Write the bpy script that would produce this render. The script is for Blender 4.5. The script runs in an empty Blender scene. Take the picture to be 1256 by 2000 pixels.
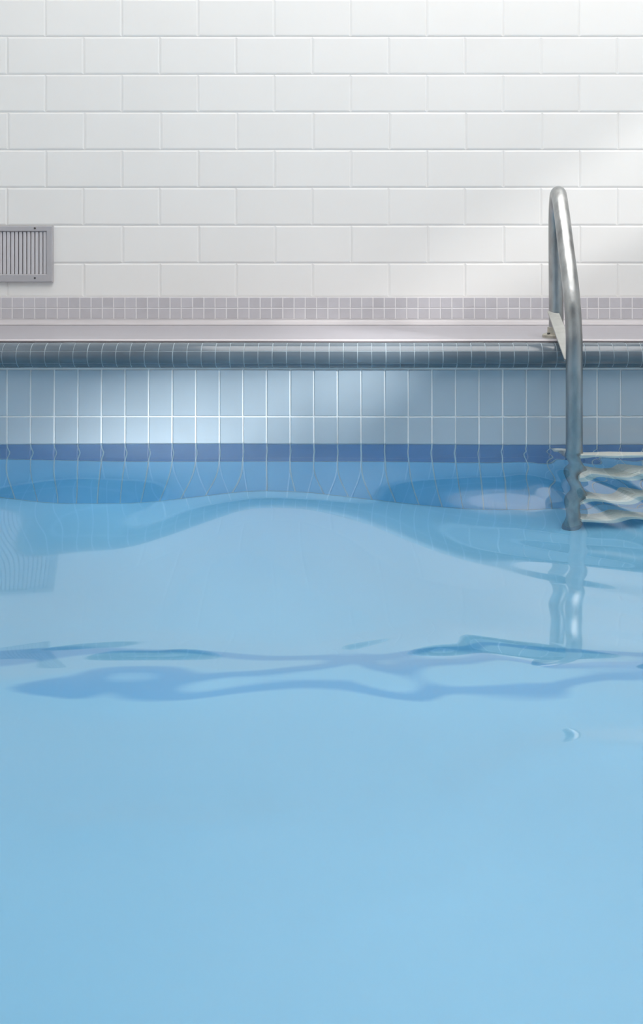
import bpy, math, random
import numpy as np
from mathutils import Vector

random.seed(7)
S = bpy.context.scene
COL = S.collection

# ------------------------------------------------------------------ camera
# world: metres, deck top at z = 0, camera looks along +y, x = 0 straight ahead
F, CX, CY = 1700.0, 690.0, 490.0          # focal length and principal point in pixels of the 1256 x 2000 frame
CAM_Z = 0.388
cam = bpy.data.cameras.new('camera')
cam.sensor_fit = 'VERTICAL'
cam.sensor_height = 36.0
cam.sensor_width = 36.0
cam.lens = F * 36.0 / 2000.0
cam.shift_x = -(CX - 628.0) / 2000.0
cam.shift_y = -(1000.0 - CY) / 2000.0
cam.clip_start = 0.05
cam_o = bpy.data.objects.new('camera', cam)
cam_o.location = (0, 0, CAM_Z)
cam_o.rotation_euler = (math.pi / 2, 0, 0)
COL.objects.link(cam_o)
S.camera = cam_o

# ------------------------------------------------------------------ light
W = bpy.data.worlds.new('world')
S.world = W
W.use_nodes = True
bg = W.node_tree.nodes['Background']
bg.inputs['Color'].default_value = (0.85, 0.92, 1.0, 1)
bg.inputs['Strength'].default_value = 1.0

SUN_DIR = Vector((-1.35, 1.30, -0.97)).normalized()     # sun through the added side openings
sun = bpy.data.lights.new('sun', 'SUN')
sun.energy = 7.4
sun.angle = math.radians(5.0)
sun.color = (1.0, 0.985, 0.96)
sun_o = bpy.data.objects.new('sun', sun)
sun_o.rotation_euler = SUN_DIR.to_track_quat('-Z', 'Y').to_euler()
sun_o.location = (6, 0, 6)
COL.objects.link(sun_o)


def area(name, loc, sx, sy, power, color=(1, 1, 1)):
    l = bpy.data.lights.new(name, 'AREA')
    l.shape = 'RECTANGLE'
    l.size, l.size_y = sx, sy
    l.energy = power
    l.color = color
    o = bpy.data.objects.new(name, l)
    o.location = loc
    COL.objects.link(o)
    return o


area('ceiling_light_panel', (0.7, 2.1, 4.17), 4.2, 3.6, 232, (1.0, 0.958, 0.925))

S.cycles.use_adaptive_sampling = True
S.cycles.adaptive_threshold = 0.02
S.cycles.max_bounces = 8
S.cycles.diffuse_bounces = 4
S.cycles.transmission_bounces = 7
S.cycles.glossy_bounces = 3
S.view_settings.view_transform = 'Standard'
S.view_settings.look = 'None'
S.view_settings.exposure = 0.0
S.view_settings.gamma = 1.0
S.view_settings.use_curve_mapping = False

# ------------------------------------------------------------------ dimensions
Y_WALL = F / 370.0        # block wall face
Y_POOL = F / 461.0        # pool wall face
Z_WATER = -0.432
Z_FLOOR = Z_WATER - 0.80
X0, X1 = -2.9, 2.9
Y_REAR, Y_POOLREAR = -2.6, -1.6
Z_CEIL = 4.2


# ------------------------------------------------------------------ materials
def mat(name, col, rough=0.4, metal=0.0, var=0.0, noise=0.0, nscale=8.0, stretch=(1, 1, 1), bump=0.0, bscale=60.0,
        spec=0.5, coat=0.0, rvar=0.0):
    m = bpy.data.materials.new(name)
    m.use_nodes = True
    nt = m.node_tree
    N, L = nt.nodes, nt.links
    b = N['Principled BSDF']
    b.inputs['Base Color'].default_value = (*col, 1)
    b.inputs['Roughness'].default_value = rough
    b.inputs['Metallic'].default_value = metal
    b.inputs['Specular IOR Level'].default_value = spec
    b.inputs['Coat Weight'].default_value = coat
    b.inputs['Coat Roughness'].default_value = 0.08
    tc = N.new('ShaderNodeTexCoord')
    mp = N.new('ShaderNodeMapping')
    mp.inputs['Scale'].default_value = stretch
    geo = N.new('ShaderNodeNewGeometry')
    L.new(geo.outputs['Position'], mp.inputs['Vector'])
    src = None
    if noise or rvar:
        n = N.new('ShaderNodeTexNoise')
        n.inputs['Scale'].default_value = nscale
        n.inputs['Detail'].default_value = 5
        L.new(mp.outputs['Vector'], n.inputs['Vector'])
        src = n.outputs['Fac']
    if var or noise:
        hsv = N.new('ShaderNodeHueSaturation')
        hsv.inputs['Color'].default_value = (*col, 1)
        add = N.new('ShaderNodeMath'); add.operation = 'ADD'
        add.inputs[0].default_value = 1.0
        add.inputs[1].default_value = 0.0
        if var:
            oi = N.new('ShaderNodeObjectInfo')
            mr = N.new('ShaderNodeMapRange')
            mr.inputs['To Min'].default_value = 1 - var
            mr.inputs['To Max'].default_value = 1 + var
            L.new(oi.outputs['Random'], mr.inputs['Value'])
            L.new(mr.outputs['Result'], add.inputs[0])
        if noise:
            mr2 = N.new('ShaderNodeMapRange')
            mr2.inputs['From Min'].default_value = 0.25
            mr2.inputs['From Max'].default_value = 0.75
            mr2.inputs['To Min'].default_value = -noise
            mr2.inputs['To Max'].default_value = noise
            L.new(src, mr2.inputs['Value'])
            L.new(mr2.outputs['Result'], add.inputs[1])
        L.new(add.outputs[0], hsv.inputs['Value'])
        L.new(hsv.outputs['Color'], b.inputs['Base Color'])
    if rvar:
        mr3 = N.new('ShaderNodeMapRange')
        mr3.inputs['To Min'].default_value = max(0.02, rough - rvar)
        mr3.inputs['To Max'].default_value = rough + rvar
        L.new(src, mr3.inputs['Value'])
        L.new(mr3.outputs['Result'], b.inputs['Roughness'])
    if bump:
        n2 = N.new('ShaderNodeTexNoise')
        n2.inputs['Scale'].default_value = bscale
        n2.inputs['Detail'].default_value = 3
        L.new(mp.outputs['Vector'], n2.inputs['Vector'])
        bp = N.new('ShaderNodeBump')
        bp.inputs['Strength'].default_value = bump
        bp.inputs['Distance'].default_value = 0.002
        L.new(n2.outputs['Fac'], bp.inputs['Height'])
        L.new(bp.outputs['Normal'], b.inputs['Normal'])
    return m


M = {
    'block': mat('glazed_block', (0.80, 0.80, 0.79), 0.32, var=0.012, noise=0.012, nscale=2.5, bump=0.10, bscale=9),
    'block_grout': mat('block_grout', (0.80, 0.80, 0.795), 0.8),
    'rear_paint': mat('grey_paint', (0.42, 0.45, 0.48), 0.6),
    'paint': mat('white_paint', (0.80, 0.80, 0.79), 0.6),
    'skirt': mat('skirting_mosaic', (0.52, 0.51, 0.545), 0.30, var=0.05, noise=0.03, nscale=30, bump=0.1, bscale=40),
    'skirt_grout': mat('skirting_grout', (0.74, 0.73, 0.75), 0.8),
    'cove': mat('cove_tile', (0.50, 0.485, 0.505), 0.35, noise=0.04, nscale=6, stretch=(0.6, 4, 4)),
    'deck': mat('deck_stone', (0.355, 0.35, 0.385), 0.30, noise=0.06, nscale=9, stretch=(0.5, 6, 6), bump=0.15, bscale=60),
    'lip': mat('deck_lip', (0.58, 0.55, 0.58), 0.4, noise=0.08, nscale=5, stretch=(0.8, 8, 8)),
    'groove': mat('deck_groove', (0.07, 0.062, 0.07), 0.8),
    'coping': mat('coping_mosaic', (0.105, 0.138, 0.170), 0.16, var=0.05, noise=0.03, nscale=25, coat=0.3),
    'coping_grout': mat('coping_grout', (0.33, 0.40, 0.45), 0.7),
    'tile': mat('pool_tile', (0.38, 0.465, 0.54), 0.14, var=0.025, noise=0.03, nscale=5, bump=0.06, bscale=14, coat=0.2),
    'tile_grout': mat('pool_tile_grout', (0.86, 0.90, 0.92), 0.7),
    'band': mat('waterline_tile', (0.06, 0.235, 0.55), 0.2, var=0.05, noise=0.05, nscale=10),
    'deep': mat('submerged_tile', (0.27, 0.66, 0.97), 0.3, var=0.02),
    'deep_grout': mat('submerged_grout', (0.85, 0.95, 0.98), 0.7),
    'plaster': mat('pool_plaster', (0.29, 0.685, 0.97), 0.6, noise=0.03, nscale=1.2),
    'steel': mat('galvanised_steel', (0.39, 0.40, 0.40), 0.36, 1.0, noise=0.34, nscale=22, stretch=(1, 1, 0.35), rvar=0.16,
                 bump=0.5, bscale=55),
    'plate': mat('brushed_plate', (0.50, 0.51, 0.49), 0.42, 0.6, noise=0.10, nscale=40),
    'flange': mat('tarnished_flange', (0.46, 0.44, 0.38), 0.5, 0.6, noise=0.2, nscale=50),
    'bolt': mat('dark_bolt', (0.10, 0.10, 0.10), 0.5, 0.6),
    'tread': mat('cream_tread', (0.90, 0.89, 0.80), 0.45, noise=0.05, nscale=8),
    'rubber': mat('rubber_bumper', (0.30, 0.36, 0.42), 0.7),
    'grille': mat('grey_grille', (0.44, 0.435, 0.46), 0.45, 0.2, noise=0.03, nscale=20),
    'slat': mat('grille_slat', (0.56, 0.55, 0.58), 0.5, 0.1),
    'duct': mat('dark_duct', (0.07, 0.065, 0.075), 0.9),
}

# the pool floor: the same plaster with one soft-edged darker blue line across it, parallel to the wall
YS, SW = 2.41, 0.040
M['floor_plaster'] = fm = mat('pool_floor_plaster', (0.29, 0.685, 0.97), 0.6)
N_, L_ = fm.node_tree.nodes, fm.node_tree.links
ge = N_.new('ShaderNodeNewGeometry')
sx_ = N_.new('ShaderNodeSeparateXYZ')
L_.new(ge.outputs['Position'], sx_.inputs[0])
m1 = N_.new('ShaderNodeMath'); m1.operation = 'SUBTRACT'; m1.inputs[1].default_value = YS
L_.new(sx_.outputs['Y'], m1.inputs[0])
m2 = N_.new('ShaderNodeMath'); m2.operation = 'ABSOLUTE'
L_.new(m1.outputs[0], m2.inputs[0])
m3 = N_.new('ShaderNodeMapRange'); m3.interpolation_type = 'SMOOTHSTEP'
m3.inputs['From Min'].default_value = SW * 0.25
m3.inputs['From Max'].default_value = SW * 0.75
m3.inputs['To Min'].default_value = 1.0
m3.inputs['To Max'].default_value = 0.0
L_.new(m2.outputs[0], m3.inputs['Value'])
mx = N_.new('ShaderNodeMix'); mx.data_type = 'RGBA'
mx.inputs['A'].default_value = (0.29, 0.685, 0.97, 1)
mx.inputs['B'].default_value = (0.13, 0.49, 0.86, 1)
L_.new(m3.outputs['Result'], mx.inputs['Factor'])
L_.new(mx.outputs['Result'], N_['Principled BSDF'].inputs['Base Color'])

wm = bpy.data.materials.new('pool_water')
wm.use_nodes = True
nt = wm.node_tree
nt.nodes.clear()
out = nt.nodes.new('ShaderNodeOutputMaterial')
rf = nt.nodes.new('ShaderNodeBsdfRefraction')
rf.inputs['IOR'].default_value = 1.333
rf.inputs['Roughness'].default_value = 0.0
gy_ = nt.nodes.new('ShaderNodeBsdfGlossy')
gy_.inputs['Roughness'].default_value = 0.042
fr = nt.nodes.new('ShaderNodeFresnel')
fr.inputs['IOR'].default_value = 1.333
gi = nt.nodes.new('ShaderNodeNewGeometry')
io = nt.nodes.new('ShaderNodeMapRange')            # a slightly livelier mirror on the upper side of the surface
io.inputs['To Min'].default_value = 2.4
io.inputs['To Max'].default_value = 1.0
nt.links.new(gi.outputs['Backfacing'], io.inputs['Value'])
ml = nt.nodes.new('ShaderNodeMath'); ml.operation = 'MULTIPLY'; ml.use_clamp = True
nt.links.new(fr.outputs[0], ml.inputs[0])
nt.links.new(io.outputs['Result'], ml.inputs[1])
gl = nt.nodes.new('ShaderNodeMixShader')
cp = nt.nodes.new('ShaderNodeMapRange')
cp.inputs['To Min'].default_value = 0.28
cp.inputs['To Max'].default_value = 1.0
nt.links.new(gi.outputs['Backfacing'], cp.inputs['Value'])
mn = nt.nodes.new('ShaderNodeMath'); mn.operation = 'MINIMUM'
nt.links.new(ml.outputs[0], mn.inputs[0])
nt.links.new(cp.outputs['Result'], mn.inputs[1])
nt.links.new(mn.outputs[0], gl.inputs[0])
nt.links.new(rf.outputs[0], gl.inputs[1])
nt.links.new(gy_.outputs[0], gl.inputs[2])
ab = nt.nodes.new('ShaderNodeVolumeAbsorption')
ab.inputs['Color'].default_value = (0.25, 0.80, 0.97, 1)
ab.inputs['Density'].default_value = 0.04
nt.links.new(gl.outputs[0], out.inputs['Surface'])
nt.links.new(ab.outputs[0], out.inputs['Volume'])
M['water'] = wm
for gn, gc in (('glass_clear', 0.98), ('glass_dim', 0.39)):          # thin panes: straight-through glass with a little gloss, tint added to dim the sun
    g = bpy.data.materials.new(gn)
    g.use_nodes = True
    gt = g.node_tree
    gt.nodes.clear()
    go = gt.nodes.new('ShaderNodeOutputMaterial')
    g1 = gt.nodes.new('ShaderNodeBsdfTransparent'); g1.inputs['Color'].default_value = (gc, gc, gc, 1)
    g2 = gt.nodes.new('ShaderNodeBsdfGlossy'); g2.inputs['Roughness'].default_value = 0.02
    gm = gt.nodes.new('ShaderNodeMixShader'); gm.inputs[0].default_value = 0.04
    gt.links.new(g1.outputs[0], gm.inputs[1]); gt.links.new(g2.outputs[0], gm.inputs[2])
    gt.links.new(gm.outputs[0], go.inputs['Surface'])
    M[gn] = g


# ------------------------------------------------------------------ helpers
def mesh(name, verts, faces, m, smooth=False):
    me = bpy.data.meshes.new(name)
    me.from_pydata([tuple(v) for v in verts], [], faces)
    me.update()
    if smooth:
        me.polygons.foreach_set('use_smooth', [True] * len(me.polygons))
    me.materials.append(M[m])
    return me


def link(name, me, parent=None, loc=(0, 0, 0), rot=(0, 0, 0)):
    o = bpy.data.objects.new(name, me)
    o.location = loc
    o.rotation_euler = rot
    if parent is not None:
        o.parent = parent
    COL.objects.link(o)
    return o


def tag(o, label=None, cat=None, group=None, kind=None):
    if label: o['label'] = label
    if cat: o['category'] = cat
    if group: o['group'] = group
    if kind: o['kind'] = kind
    return o


def box_vf(x0, x1, y0, y1, z0, z1, off=0):
    v = [(x0, y0, z0), (x1, y0, z0), (x1, y1, z0), (x0, y1, z0), (x0, y0, z1), (x1, y0, z1), (x1, y1, z1), (x0, y1, z1)]
    f = [(0, 3, 2, 1), (4, 5, 6, 7), (0, 1, 5, 4), (1, 2, 6, 5), (2, 3, 7, 6), (3, 0, 4, 7)]
    return v, [tuple(i + off for i in q) for q in f]


def boxes(name, lst, m):
    V, Fc = [], []
    for b in lst:
        v, f = box_vf(*b, off=len(V))
        V += v; Fc += f
    return mesh(name, V, Fc, m)


def slab(name, w, h, t, bev, m, dep=None):
    """A tile: front face looks to -y at y = 0, chamfered rim, body goes back to y = t; centred on x and z."""
    a, c = w / 2, h / 2
    i, j = a - bev, c - bev
    q = bev * .8 if dep is None else dep
    V = [(-a, t, -c), (a, t, -c), (a, t, c), (-a, t, c),
         (-a, q, -c), (a, q, -c), (a, q, c), (-a, q, c),
         (-i, 0, -j), (i, 0, -j), (i, 0, j), (-i, 0, j)]
    Fc = [(8, 9, 10, 11)]
    for k in range(4):
        n = (k + 1) % 4
        Fc.append((4 + k, 4 + n, 8 + n, 8 + k))
        Fc.append((0 + k, 0 + n, 4 + n, 4 + k))
    return mesh(name, V, Fc, m)


def tube_vf(path, r, n=20, off=0, cap=True):
    P = [Vector(p) for p in path]
    V, Fc = [], []
    up = Vector((1, 0, 0))
    for i, p in enumerate(P):
        t = (P[min(i + 1, len(P) - 1)] - P[max(i - 1, 0)]).normalized()
        u = (up - t * up.dot(t)).normalized()
        w = t.cross(u)
        for k in range(n):
            a = 2 * math.pi * k / n
            V.append(p + (u * math.cos(a) + w * math.sin(a)) * r)
    for i in range(len(P) - 1):
        for k in range(n):
            k2 = (k + 1) % n
            Fc.append((off + i * n + k, off + i * n + k2, off + (i + 1) * n + k2, off + (i + 1) * n + k))
    if cap:
        Fc.append(tuple(off + k for k in reversed(range(n))))
        Fc.append(tuple(off + (len(P) - 1) * n + k for k in range(n)))
    return V, Fc


def catmull(pts, n=8):
    P = [Vector(p) for p in pts]
    P = [P[0] * 2 - P[1]] + P + [P[-1] * 2 - P[-2]]
    res = []
    for i in range(1, len(P) - 2):
        a, b, c, d = P[i - 1:i + 3]
        for k in range(n):
            t = k / n
            res.append(0.5 * (2 * b + (c - a) * t + (2 * a - 5 * b + 4 * c - d) * t * t + (3 * b - a - 3 * c + d) * t ** 3))
    res.append(P[-2])
    return res


def px(u, v, z=Z_WATER):
    """Point of the water plane behind a photograph pixel."""
    d = (CAM_Z - z) * F / (v - CY)
    return (u - CX) / F * d, d


# ------------------------------------------------------------------ structure: the hall
def struct(name, me, label):
    return tag(link(name, me), label, kind='structure')


wall_back = struct('wall_back', boxes('wall_back', [(X0, X1, Y_WALL + 0.0036, Y_WALL + 0.2, -0.3, Z_CEIL)], 'block_grout'),
                   'white glazed block wall behind the pool deck')
struct('wall_left', boxes('wall_left', [(X0 - 0.2, X0, Y_REAR, Y_WALL + 0.2, Z_FLOOR, Z_CEIL)], 'paint'), 'white side wall of the pool hall')
struct('wall_rear', boxes('wall_rear', [(X0, X1, Y_REAR - 0.2, Y_REAR, -0.3, Z_CEIL)], 'rear_paint'), 'grey wall behind the viewer')
struct('ceiling', boxes('ceiling', [(X0 - 0.2, X1 + 0.2, Y_REAR - 0.2, Y_WALL + 0.2, Z_CEIL, Z_CEIL + 0.15)], 'paint'), 'white flat ceiling of the pool hall')

# right wall, out of view, three raked openings added to shape the sun patches: two panes are clear, the one beside the back wall is tinted to dim its beam
WY = [(-0.6, 0.45), (0.50, 1.60), (1.65, 4.1)]


def sill(y): return float(np.interp(y, [-0.6, 0.5, 1.6, 4.1], [1.80, 1.86, 1.89, 1.22]))
def head(y): return float(np.interp(y, [-0.6, 0.35, 1.6, 4.1], [2.67, 2.40, 2.27, 2.16]))


V, Fc = [], []
yopen = [Y_REAR] + [y for w in WY for y in w] + [Y_WALL + 0.2]
for x in (X1, X1 + 0.2):
    for y in yopen:
        V += [(x, y, Z_FLOOR), (x, y, sill(y)), (x, y, head(y)), (x, y, Z_CEIL)]
nv = len(V) // 2
for o in (0, nv):
    for k in range(len(yopen) - 1):
        for j in range(3):
            if j == 1 and k in (1, 3, 5):
                continue
            i = o + k * 4 + j
            Fc.append((i, i + 4, i + 5, i + 1))
for k in (1, 3, 5):
    c = [k * 4 + 1, k * 4 + 5, k * 4 + 6, k * 4 + 2]
    for j in range(4):
        a, b = c[j], c[(j + 1) % 4]
        Fc.append((a, b, b + nv, a + nv))
struct('wall_right', mesh('wall_right', V, Fc, 'paint'), 'white side wall with three raked openings added to shape the sun')
for n_, (ya, yb), m_, l_ in ((1, WY[0], 'glass_clear', 'clear pane in an added opening on the near side'), (2, WY[1], 'glass_clear', 'clear pane in an added opening in the middle of the side wall'), (3, WY[2], 'glass_dim', 'grey tinted pane added to dim the sun on the back wall')):
    xa, xb = X1 + 0.09, X1 + 0.096
    V = [(x, y, z) for x in (xa, xb) for y, z in ((ya, sill(ya)), (yb, sill(yb)), (yb, head(yb)), (ya, head(ya)))]
    struct('added_pane_%d' % n_, mesh('added_pane', V, [(0, 1, 2, 3), (4, 7, 6, 5), (0, 4, 5, 1), (1, 5, 6, 2), (2, 6, 7, 3), (3, 7, 4, 0)], m_), l_)

deck_parts = [(X0, X1, Y_POOL + 0.115, Y_WALL + 0.006, -0.3, 0.0)]
struct('floor', boxes('floor', deck_parts, 'deck'), 'grey lilac stone pool deck below the block wall')
struct('deck_groove', boxes('deck_groove', [(X0, X1, Y_POOL + 0.006, Y_POOL + 0.055, -0.3, -0.022), (X0, X1, Y_POOL + 0.055, Y_POOL + 0.115, -0.3, -0.0015)], 'groove'), 'dark drain groove behind the pool coping')
struct('trim_1', boxes('trim_1', [(X0, X1, Y_POOL + 0.055, Y_POOL + 0.115, -0.0015, 0.002)], 'lip'), 'pale narrow lip along the pool edge')
struct('floor_rear', boxes('floor_rear', [(X0, X1, Y_REAR, Y_POOLREAR, -0.3, 0.0)], 'deck'), 'grey pool deck on the near side')
struct('wall_pool_rear', boxes('wall_pool_rear', [(X0, X1, Y_POOLREAR - 0.2, Y_POOLREAR, Z_FLOOR, -0.3)], 'plaster'), 'blue plaster pool wall on the near side')
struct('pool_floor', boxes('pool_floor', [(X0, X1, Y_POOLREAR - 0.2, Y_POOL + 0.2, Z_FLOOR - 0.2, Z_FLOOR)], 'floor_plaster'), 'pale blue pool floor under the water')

# blocks of the wall
BP, BH = 0.4027, 0.1993
GAP = 0.0035
bz0 = CAM_Z - 90 / 370.0
full = slab('block', BP - GAP, BH - GAP, 0.005, 0.0085, 'block', 0.0020)
low_h = 0.323 - bz0
low = slab('block_low', BP - GAP, low_h - GAP, 0.005, 0.0085, 'block', 0.0020)


def run(a, pitch, x0, x1):
    """centres and widths of pieces of the given pitch with a joint at a, cut at the ends"""
    k = math.floor((x0 - a) / pitch)
    while a + k * pitch < x1 - 1e-6:
        l, r = max(a + k * pitch, x0), min(a + (k + 1) * pitch, x1)
        if r - l > 0.02:
            yield (l + r) / 2, r - l
        k += 1


for r in range(15):
    z0 = bz0 if r == 0 else 0.323 + (r - 1) * BH
    h = low_h if r == 0 else BH
    a = -0.2135 if r % 2 == 0 else -0.011
    a += random.uniform(-.004, .004)
    for c, w in run(a, BP, X0, X1):
        if w > BP - 1e-4:
            me = low if r == 0 else full
        else:
            me = slab('block_cut', w - GAP, h - GAP, 0.005, 0.0085, 'block', 0.0020)
        link('block', me, wall_back, (c, Y_WALL + random.uniform(-.0004, .0004), z0 + h / 2))
zt = 0.323 + 14 * BH
struct('wall_upper', boxes('wall_upper', [(X0, X1, Y_WALL, Y_WALL + 0.0058, zt, Z_CEIL)], 'paint'), 'painted upper part of the back wall')

# mosaic skirting and its cove
SP = 0.0594
base = struct('baseboard_back', boxes('baseboard_back', [(X0, X1, Y_WALL - 0.008, Y_WALL + 0.004, 0.02, bz0 - 0.001)], 'skirt_grout'),
              'two rows of grey mosaic skirting under the block wall')
sh = (bz0 - 0.030) / 2
stile = slab('skirting_tile', SP - 0.0062, sh - 0.0055, 0.0025, 0.0010, 'skirt')
for r in range(2):
    for c, w in run(-0.549, SP, X0, X1):
        if w > SP - 1e-4:
            link('tile', stile, base, (c, Y_WALL - 0.0095 + random.uniform(-.0004, .0004), 0.030 + sh * (r + 0.5)))
V, Fc = [], []
prof = [(Y_WALL - 0.008, 0.030)] + [(Y_WALL - 0.008 - 0.045 * (1 - math.cos(t)), 0.030 - 0.0285 * math.sin(t)) for t in
                                     [math.pi / 2 * k / 6 for k in range(1, 7)]] + [(Y_WALL - 0.008, 0.0005)]
for x in (X0, X1):
    V += [(x, y, z) for y, z in prof]
n = len(prof)
Fc = [(k, (k + 1) % n, n + (k + 1) % n, n + k) for k in range(n)]
struct('trim_2', mesh('trim_2', V, Fc, 'cove'), 'pale cove strip where the skirting meets the deck')

# ------------------------------------------------------------------ the pool wall, its tiles and the coping
ZC = -0.113
struct('wall_pool_core', boxes('wall_pool_core', [(X0, X1, Y_POOL + 0.004, Y_POOL + 0.2, Z_FLOOR, -0.3)], 'plaster'), 'blue plaster pool wall under the water')
wall_pool = struct('wall_pool', boxes('wall_pool', [(X0, X1, Y_POOL + 0.002, Y_POOL + 0.2, Z_WATER - 0.02, -0.06)], 'tile_grout'),
                   'pale blue tiled pool wall above the water')
wall_sub = struct('wall_pool_submerged', boxes('wall_pool_submerged', [(X0, X1, Y_POOL + 0.0025, Y_POOL + 0.1, Z_FLOOR, Z_WATER - 0.02)], 'deep_grout'),
                  'deep blue tiled pool wall below the water line')
TP = 0.1
rows = [(ZC, -0.313, 'tile', wall_pool), (-0.313, -0.448, 'tile', wall_pool), (-0.448, -0.81, 'band', wall_sub),
        (-0.81, Z_FLOOR + 0.004, 'deep', wall_sub)]
for z1, z0, m, par in rows:
    g = 0.0062
    me = slab('pool_tile', TP - g, (z1 - z0) - g, 0.004, 0.0015, m)
    for c, w in run(0.0334, TP, X0, X1):
        if w > TP - 1e-4:
            link('tile', me, par, (c + random.uniform(-.0006, .0006), Y_POOL - 0.002, (z0 + z1) / 2))

RC, CP = 0.0535, 0.0595
YC, ZCC = Y_POOL, -0.0535


def arc_vf(w, a0, a1, r0, r1, n=6):
    """a curved tile on the bull nose; angle 0 is up, 90 degrees faces the pool"""
    V, Fc = [], []
    for k in range(n + 1):
        a = a0 + (a1 - a0) * k / n
        for r, x in ((r1, -w / 2), (r1, w / 2), (r0, w / 2), (r0, -w / 2)):
            V.append((x, -math.sin(a) * r, math.cos(a) * r))
    for k in range(n):
        for j in range(4):
            j2 = (j + 1) % 4
            Fc.append((k * 4 + j, (k + 1) * 4 + j, (k + 1) * 4 + j2, k * 4 + j2))
    Fc.append((0, 1, 2, 3)); Fc.append((n * 4 + 3, n * 4 + 2, n * 4 + 1, n * 4))
    return V, Fc


V, Fc = arc_vf(X1 - X0, 0, math.pi, 0.0, RC - 0.0012, 24)
coping = struct('pool_coping', mesh('pool_coping', V, Fc, 'coping_grout', True), 'rounded blue mosaic coping along the pool edge')
coping.location = ((X0 + X1) / 2, YC, ZCC)
for me_ in (coping.data,):
    me_.polygons.foreach_set('use_smooth', [False] * len(me_.polygons))
cuts = [0.0, math.radians(66), math.radians(125), math.pi]
for r in range(3):
    ga = 0.0016 / RC
    V, Fc = arc_vf(CP - 0.0035, cuts[r] + ga, cuts[r + 1] - ga, RC - 0.003, RC, 8)
    me = mesh('coping_tile', V, Fc, 'coping', True)
    fl = [True] * len(me.polygons)
    for i, p in enumerate(me.polygons):
        fl[i] = abs(p.normal.x) < 0.5
    me.polygons.foreach_set('use_smooth', fl)
    me.set_sharp_from_angle(angle=math.radians(40))
    for c, w in run(-0.1597, CP, X0, X1):
        if w > CP - 1e-4:
            o = link('tile', me, coping, (c - coping.location.x + random.uniform(-.0005, .0005), 0, random.uniform(-.0003, .0004)),
                     (0, 0, random.uniform(-.006, .006)))

# ------------------------------------------------------------------ water
NX, NY = 400, 440
xs = np.linspace(X0 - 0.004, X1 + 0.004, NX)
ys = np.linspace(Y_POOLREAR - 0.004, Y_POOL + 0.0036, NY)
GX, GY = np.meshgrid(xs, ys)


def ridge(pts, h, w):
    """a wave crest following a line on the water, height h, half width w"""
    P = [px(*p) for p in pts]
    D = np.full(GX.shape, 1e9)
    for (ax, ay), (bx, by) in zip(P[:-1], P[1:]):
        dx, dy = bx - ax, by - ay
        t = np.clip(((GX - ax) * dx + (GY - ay) * dy) / (dx * dx + dy * dy), 0, 1)
        D = np.minimum(D, (GX - ax - t * dx) ** 2 + (GY - ay - t * dy) ** 2)
    return h * np.exp(-D / (w * w))


def blob(u, v, h, wx, wy):
    x, y = px(u, v)
    return h * np.exp(-((GX - x) / wx) ** 2 - ((GY - y) / wy) ** 2)


Z = np.zeros(GX.shape)
# swell running along the far edge: a crest left of the middle between two troughs
amp = np.interp(xs, [-2.9, -2.0, -1.25, -0.93, -0.66, -0.51, -0.34, -0.16, 0.06, 0.36, 0.56, 0.9, 1.3, 2.9],
                [0.006, -0.006, 0.014, -0.012, -0.006, 0.012, 0.030, 0.027, 0.008, -0.018, -0.022, -0.012, 0.006, 0.0])
kern = np.exp(-np.linspace(-2, 2, 21) ** 2); kern /= kern.sum()
amp = np.convolve(np.pad(amp, 10, mode='edge'), kern, 'valid')[None, :]
T = (GY - 2.70) / np.where(GY < 2.70, 0.40, 0.32)
Z += amp * np.exp(-T ** 2)
T = (GY - 3.28) / np.where(GY < 3.28, 0.45, 0.26)
Z += 0.036 * np.exp(-T ** 2)
# soft wide ripples
Z += 0.0016 * np.sin(1.3 * GX + 5.6 * GY + 0.7) + 0.0010 * np.sin(-2.6 * GX + 4.6 * GY + 2.0)
Z += 0.0006 * np.sin(5.5 * GX + 10.2 * GY + 1.2 * np.sin(2.3 * GX)) * np.clip((GY - 1.2) / 1.2, 0.25, 1)
# the two lens-like humps in the middle of the pool and the thin ripples around them
Z += blob(250, 1322, 0.018, 0.25, 0.100)
Z += blob(930, 1318, 0.021, 0.28, 0.115)
Z += ridge([(-120, 1300), (0, 1292), (80, 1282), (180, 1270), (300, 1262)], 0.0020, 0.045)
Z += ridge([(690, 1278), (780, 1256), (862, 1236), (930, 1268), (990, 1300), (1070, 1322), (1160, 1306), (1300, 1300)], 0.0025, 0.045)
Z += ridge([(-60, 1340), (100, 1345), (200, 1374), (310, 1366), (450, 1330), (570, 1315), (700, 1308), (780, 1345), (880, 1384),
            (1000, 1376), (1100, 1366), (1200, 1368)], 0.0022, 0.042)
Z += ridge([(900, 1570), (975, 1515), (1050, 1475), (1140, 1458), (1256, 1462), (1400, 1480)], 0.0042, 0.045)
Z += ridge([(700, 1775), (780, 1755), (880, 1740)], 0.0022, 0.032)
Z += ridge([(150, 1620), (230, 1613), (300, 1612)], 0.0030, 0.034)
Z += ridge([(400, 1625), (480, 1610), (570, 1600)], 0.0030, 0.034)
# disturbance around the ladder
Z += 0.003 * np.exp(-((GX - 0.88) / 0.20) ** 2 - ((GY - 3.1) / 0.45) ** 2) * np.sin(34 * GX + 16 * GY)

Z += 0.0016 * np.exp(-((GX - 0.60) / 0.16) ** 2 - ((GY - 2.25) / 0.32) ** 2) * np.sin(30 * GY + 14 * GX)

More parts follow.
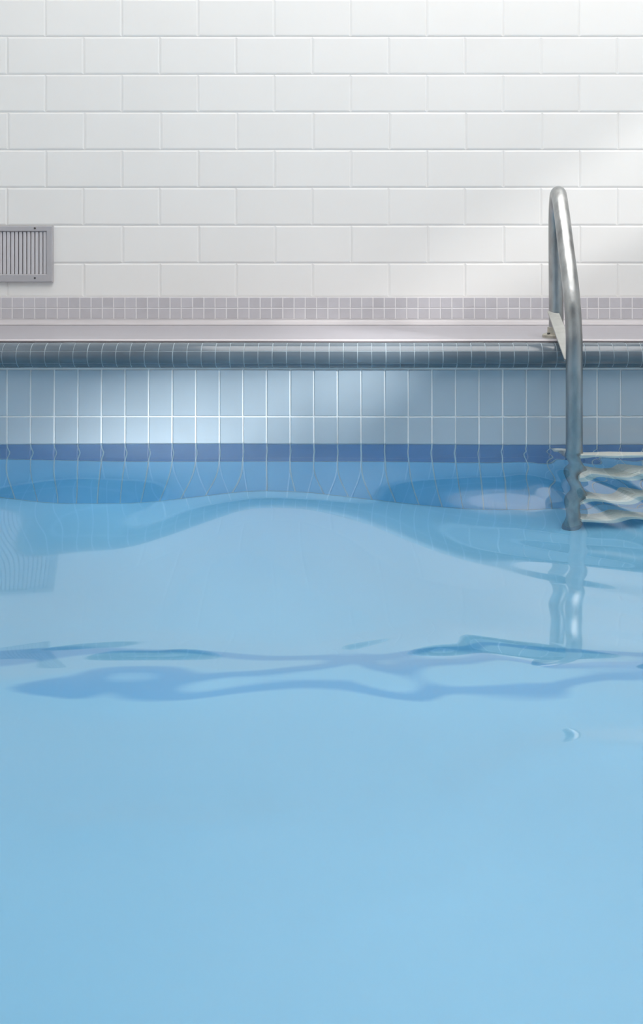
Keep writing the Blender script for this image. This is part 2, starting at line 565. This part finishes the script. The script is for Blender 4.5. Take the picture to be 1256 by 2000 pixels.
V = np.stack([GX, GY, Z + Z_WATER], -1).reshape(-1, 3)
idx = np.arange(NX * NY).reshape(NY, NX)
quads = np.stack([idx[:-1, :-1], idx[:-1, 1:], idx[1:, 1:], idx[1:, :-1]], -1).reshape(-1, 4).tolist()
zb = Z_FLOOR - 0.01
rim = list(idx[0, :]) + list(idx[1:, -1]) + list(idx[-1, -2::-1]) + list(idx[-2:0:-1, 0])
nb = len(V)
low_v = V[rim].copy(); low_v[:, 2] = zb
V = np.concatenate([V, low_v])
nr = len(rim)
for k in range(nr):
    k2 = (k + 1) % nr
    quads.append([int(rim[k]), nb + k, nb + k2, int(rim[k2])])
quads.append([nb + k for k in reversed(range(nr))])
me = bpy.data.meshes.new('pool_water')
me.from_pydata(V.tolist(), [], quads)
sm = [True] * ((NX - 1) * (NY - 1)) + [False] * (nr + 1)
me.polygons.foreach_set('use_smooth', sm)
me.materials.append(wm)
me.update()
tag(link('pool_water', me), 'clear blue rippled water filling the swimming pool', 'water', kind='stuff')

# ------------------------------------------------------------------ ventilation grille
gx1 = (105 - CX) / 370.0
gw, gz0, gz1 = 0.50, CAM_Z - (551 - CY) / 370.0, CAM_Z - (441 - CY) / 370.0
gx0 = gx1 - gw
gr = link('ventilation_grille', None, None, ((gx0 + gx1) / 2, Y_WALL, (gz0 + gz1) / 2))
tag(gr, 'grey metal ventilation grille with upright slats on the white block wall', 'grille')
hw, hh = gw / 2, (gz1 - gz0) / 2
iw, ih0, ih1 = hw - 0.032, -hh + 0.042, hh - 0.031
fd, bev = 0.022, 0.004
V, Fc = [], []


def rect(x, z0, z1, y):
    V.extend([(-x, y, z0), (x, y, z0), (x, y, z1), (-x, y, z1)])


rect(hw, -hh, hh, 0); rect(hw, -hh, hh, -fd + bev); rect(hw - bev, -hh + bev, hh - bev, -fd)
rect(iw + bev, ih0 - bev, ih1 + bev, -fd); rect(iw, ih0, ih1, -fd + bev); rect(iw, ih0, ih1, -0.001)
for k in range(5):
    for j in range(4):
        j2 = (j + 1) % 4
        Fc.append((k * 4 + j, k * 4 + j2, k * 4 + 4 + j2, k * 4 + 4 + j))
link('frame', mesh('grille_frame', V, Fc, 'grille'), gr)
link('duct', boxes('grille_duct', [(-iw, iw, -0.002, -0.0008, ih0, ih1)], 'duct'), gr)
sp = 0.0213
V, Fc = [], []
sv = [(-0.0080, -0.003), (-0.0086, -0.013), (-0.0065, -0.0155), (0.0065, -0.0155), (0.0086, -0.013), (0.0080, -0.003)]
for z in (ih0 + 0.001, ih1 - 0.001):
    V += [(x, y, z) for x, y in sv]
Fc = [(k, (k + 1) % 6, 6 + (k + 1) % 6, 6 + k) for k in range(6)] + [tuple(range(5, -1, -1)), tuple(range(6, 12))]
sme = mesh('grille_slat', V, Fc, 'slat')
k = 0
while iw - 0.010 - k * sp > -iw + 0.006:
    link('slat', sme, gr, (iw - 0.010 - k * sp, 0, 0), (0, 0, random.uniform(-.02, .02)))
    k += 1
sv, sf = tube_vf([(0, -fd - 0.0015, 0), (0, -fd + 0.002, 0)], 0.0055, 10)
scm = mesh('grille_screw', sv, sf, 'bolt')
for sx in (-1, 1):
    for z in (hh - 0.014, -hh + 0.022):
        tag(link('screw', scm, gr, (sx * (hw - 0.092), 0, z)), 'dark screw head')

# ------------------------------------------------------------------ ladder
LX, LW = 0.872, 0.57
lad = link('pool_ladder', None, None, (LX, F / 500.0, 0))
tag(lad, 'weathered steel pool ladder with cream treads going down into the water', 'ladder')
LY = F / 500.0
prof = [(0.042, 3.92, -0.005), (0.042, 3.92, 0.12), (0.041, 3.92, 0.30), (0.040, 3.918, 0.47), (0.037, 3.902, 0.565), (0.030, 3.852, 0.628),
        (0.022, 3.785, 0.636), (0.014, 3.722, 0.590), (0.009, 3.655, 0.505), (0.005, 3.58, 0.385), (0.003, 3.515, 0.275),
        (0.001, 3.468, 0.175), (0.0, 3.442, 0.075), (0.0, 3.434, -0.03), (0.0, 3.434, -0.4), (0.0, 3.434, -0.8),
        (0.0, 3.434, -1.05), (0.0, 3.434, Z_FLOOR + 0.012)]
TR = 0.0325
for s, xo in ((1, 0.0), (-1, LW)):
    path = catmull([(xo + s * a, b - LY, c) for a, b, c in prof], 7)
    v, f = tube_vf(path, TR, 24)
    rail = link('rail', mesh('ladder_rail', v, f, 'steel', True), lad)
    # white stand-off between stile and pool wall just under the water line, rubber foot on the pool floor
    zb_ = Z_WATER - 0.14
    v, f = tube_vf([(xo, 3.45 - LY, zb_), (xo, 3.62 - LY, zb_)], 0.020, 16)
    st = link('stand_off', mesh('ladder_stand_off', v, f, 'plate', False), lad)
    v, f = tube_vf([(xo, 3.60 - LY, zb_), (xo, 3.605 - LY, zb_), (xo, 3.678 - LY, zb_), (xo, 3.684 - LY, zb_)], 0.036, 20)
    tag(link('bumper', mesh('ladder_bumper', v, f, 'tread'), st), 'white plastic wall bumper')
    v, f = tube_vf([(xo, 3.434 - LY, Z_FLOOR + 0.0005), (xo, 3.434 - LY, Z_FLOOR + 0.04)], 0.0345, 20)
    tag(link('foot', mesh('ladder_foot', v, f, 'rubber'), rail), 'grey rubber foot')
    # base flange and its bolts
    bx = xo + s * 0.042
    v, f = [], []
    nseg = 28
    for r, z in ((0.062, 0.0), (0.062, 0.010), (0.056, 0.014), (0.040, 0.020), (0.038, 0.045), (0.033, 0.047)):
        v += [(math.cos(2 * math.pi * k / nseg) * r, math.sin(2 * math.pi * k / nseg) * r, z) for k in range(nseg)]
    for k in range(5):
        for j in range(nseg):
            j2 = (j + 1) % nseg
            f.append((k * nseg + j, k * nseg + j2, (k + 1) * nseg + j2, (k + 1) * nseg + j))
    f.append(tuple(reversed(range(nseg))))
    fl = link('base_flange', mesh('ladder_flange', v, f, 'flange'), lad, (bx, 3.92 - LY, 0.0))
    tag(fl, 'tarnished base flange')
    v, f = tube_vf([(0, 0, 0.010), (0, 0, 0.022)], 0.007, 6)
    bm_ = mesh('ladder_bolt', v, f, 'bolt')
    for a in (215, 335, 95):
        link('bolt', bm_, fl, (0.049 * math.cos(math.radians(a)), 0.049 * math.sin(math.radians(a)), 0))
    # flat brace from the rear post down to the front stile
    A = Vector((bx - s * 0.016, 3.915 - LY, 0.115)); B = Vector((xo - s * 0.010, 3.45 - LY, -0.045))
    d = (B - A).normalized()
    up = Vector((1, 0, 0)).cross(d).normalized()
    if up.z < 0: up = -up
    v = []
    for p in (A, B):
        for wx in (-0.024, 0.024):
            for q in (-0.004, 0.004):
                v.append(p + Vector((wx, 0, 0)) + up * q)
    f = [(0, 1, 3, 2), (4, 6, 7, 5), (0, 4, 5, 1), (2, 3, 7, 6), (0, 2, 6, 4), (1, 5, 7, 3)]
    tag(link('brace', mesh('ladder_brace', v, f, 'plate'), lad), 'flat pale metal brace')
# treads between the stiles
tz = [Z_WATER - 0.040 - 0.215 * k for k in range(4)]
for z in tz:
    V, Fc = [], []
    sec = [(-0.050, 0.012), (-0.044, 0.018), (0.044, 0.018), (0.050, 0.012), (0.050, -0.016), (0.042, -0.020), (-0.042, -0.020), (-0.050, -0.016)]
    for x in (TR * 0.55, LW - TR * 0.55):
        V += [(x, y, zz) for y, zz in sec]
    Fc = [(k, (k + 1) % 8, 8 + (k + 1) % 8, 8 + k) for k in range(8)] + [tuple(range(7, -1, -1)), tuple(range(8, 16))]
    t = link('tread', mesh('ladder_tread', V, Fc, 'tread'), lad, (0, 3.434 - LY, z))
    tag(t, 'cream plastic tread')
    ribs = []
    for k in range(5):
        yy = -0.036 + 0.018 * k
        ribs.append((0.05, LW - 0.05, yy - 0.003, yy + 0.003, 0.018, 0.021))
    link('grip_rib', boxes('tread_ribs', ribs, 'tread'), t)

# recalculate outward normals on every shared mesh
import bmesh
for me in bpy.data.meshes:
    if me.name == 'pool_water' or not me.users:
        continue
    bm = bmesh.new(); bm.from_mesh(me)
    bmesh.ops.recalc_face_normals(bm, faces=bm.faces)
    bm.to_mesh(me); bm.free()
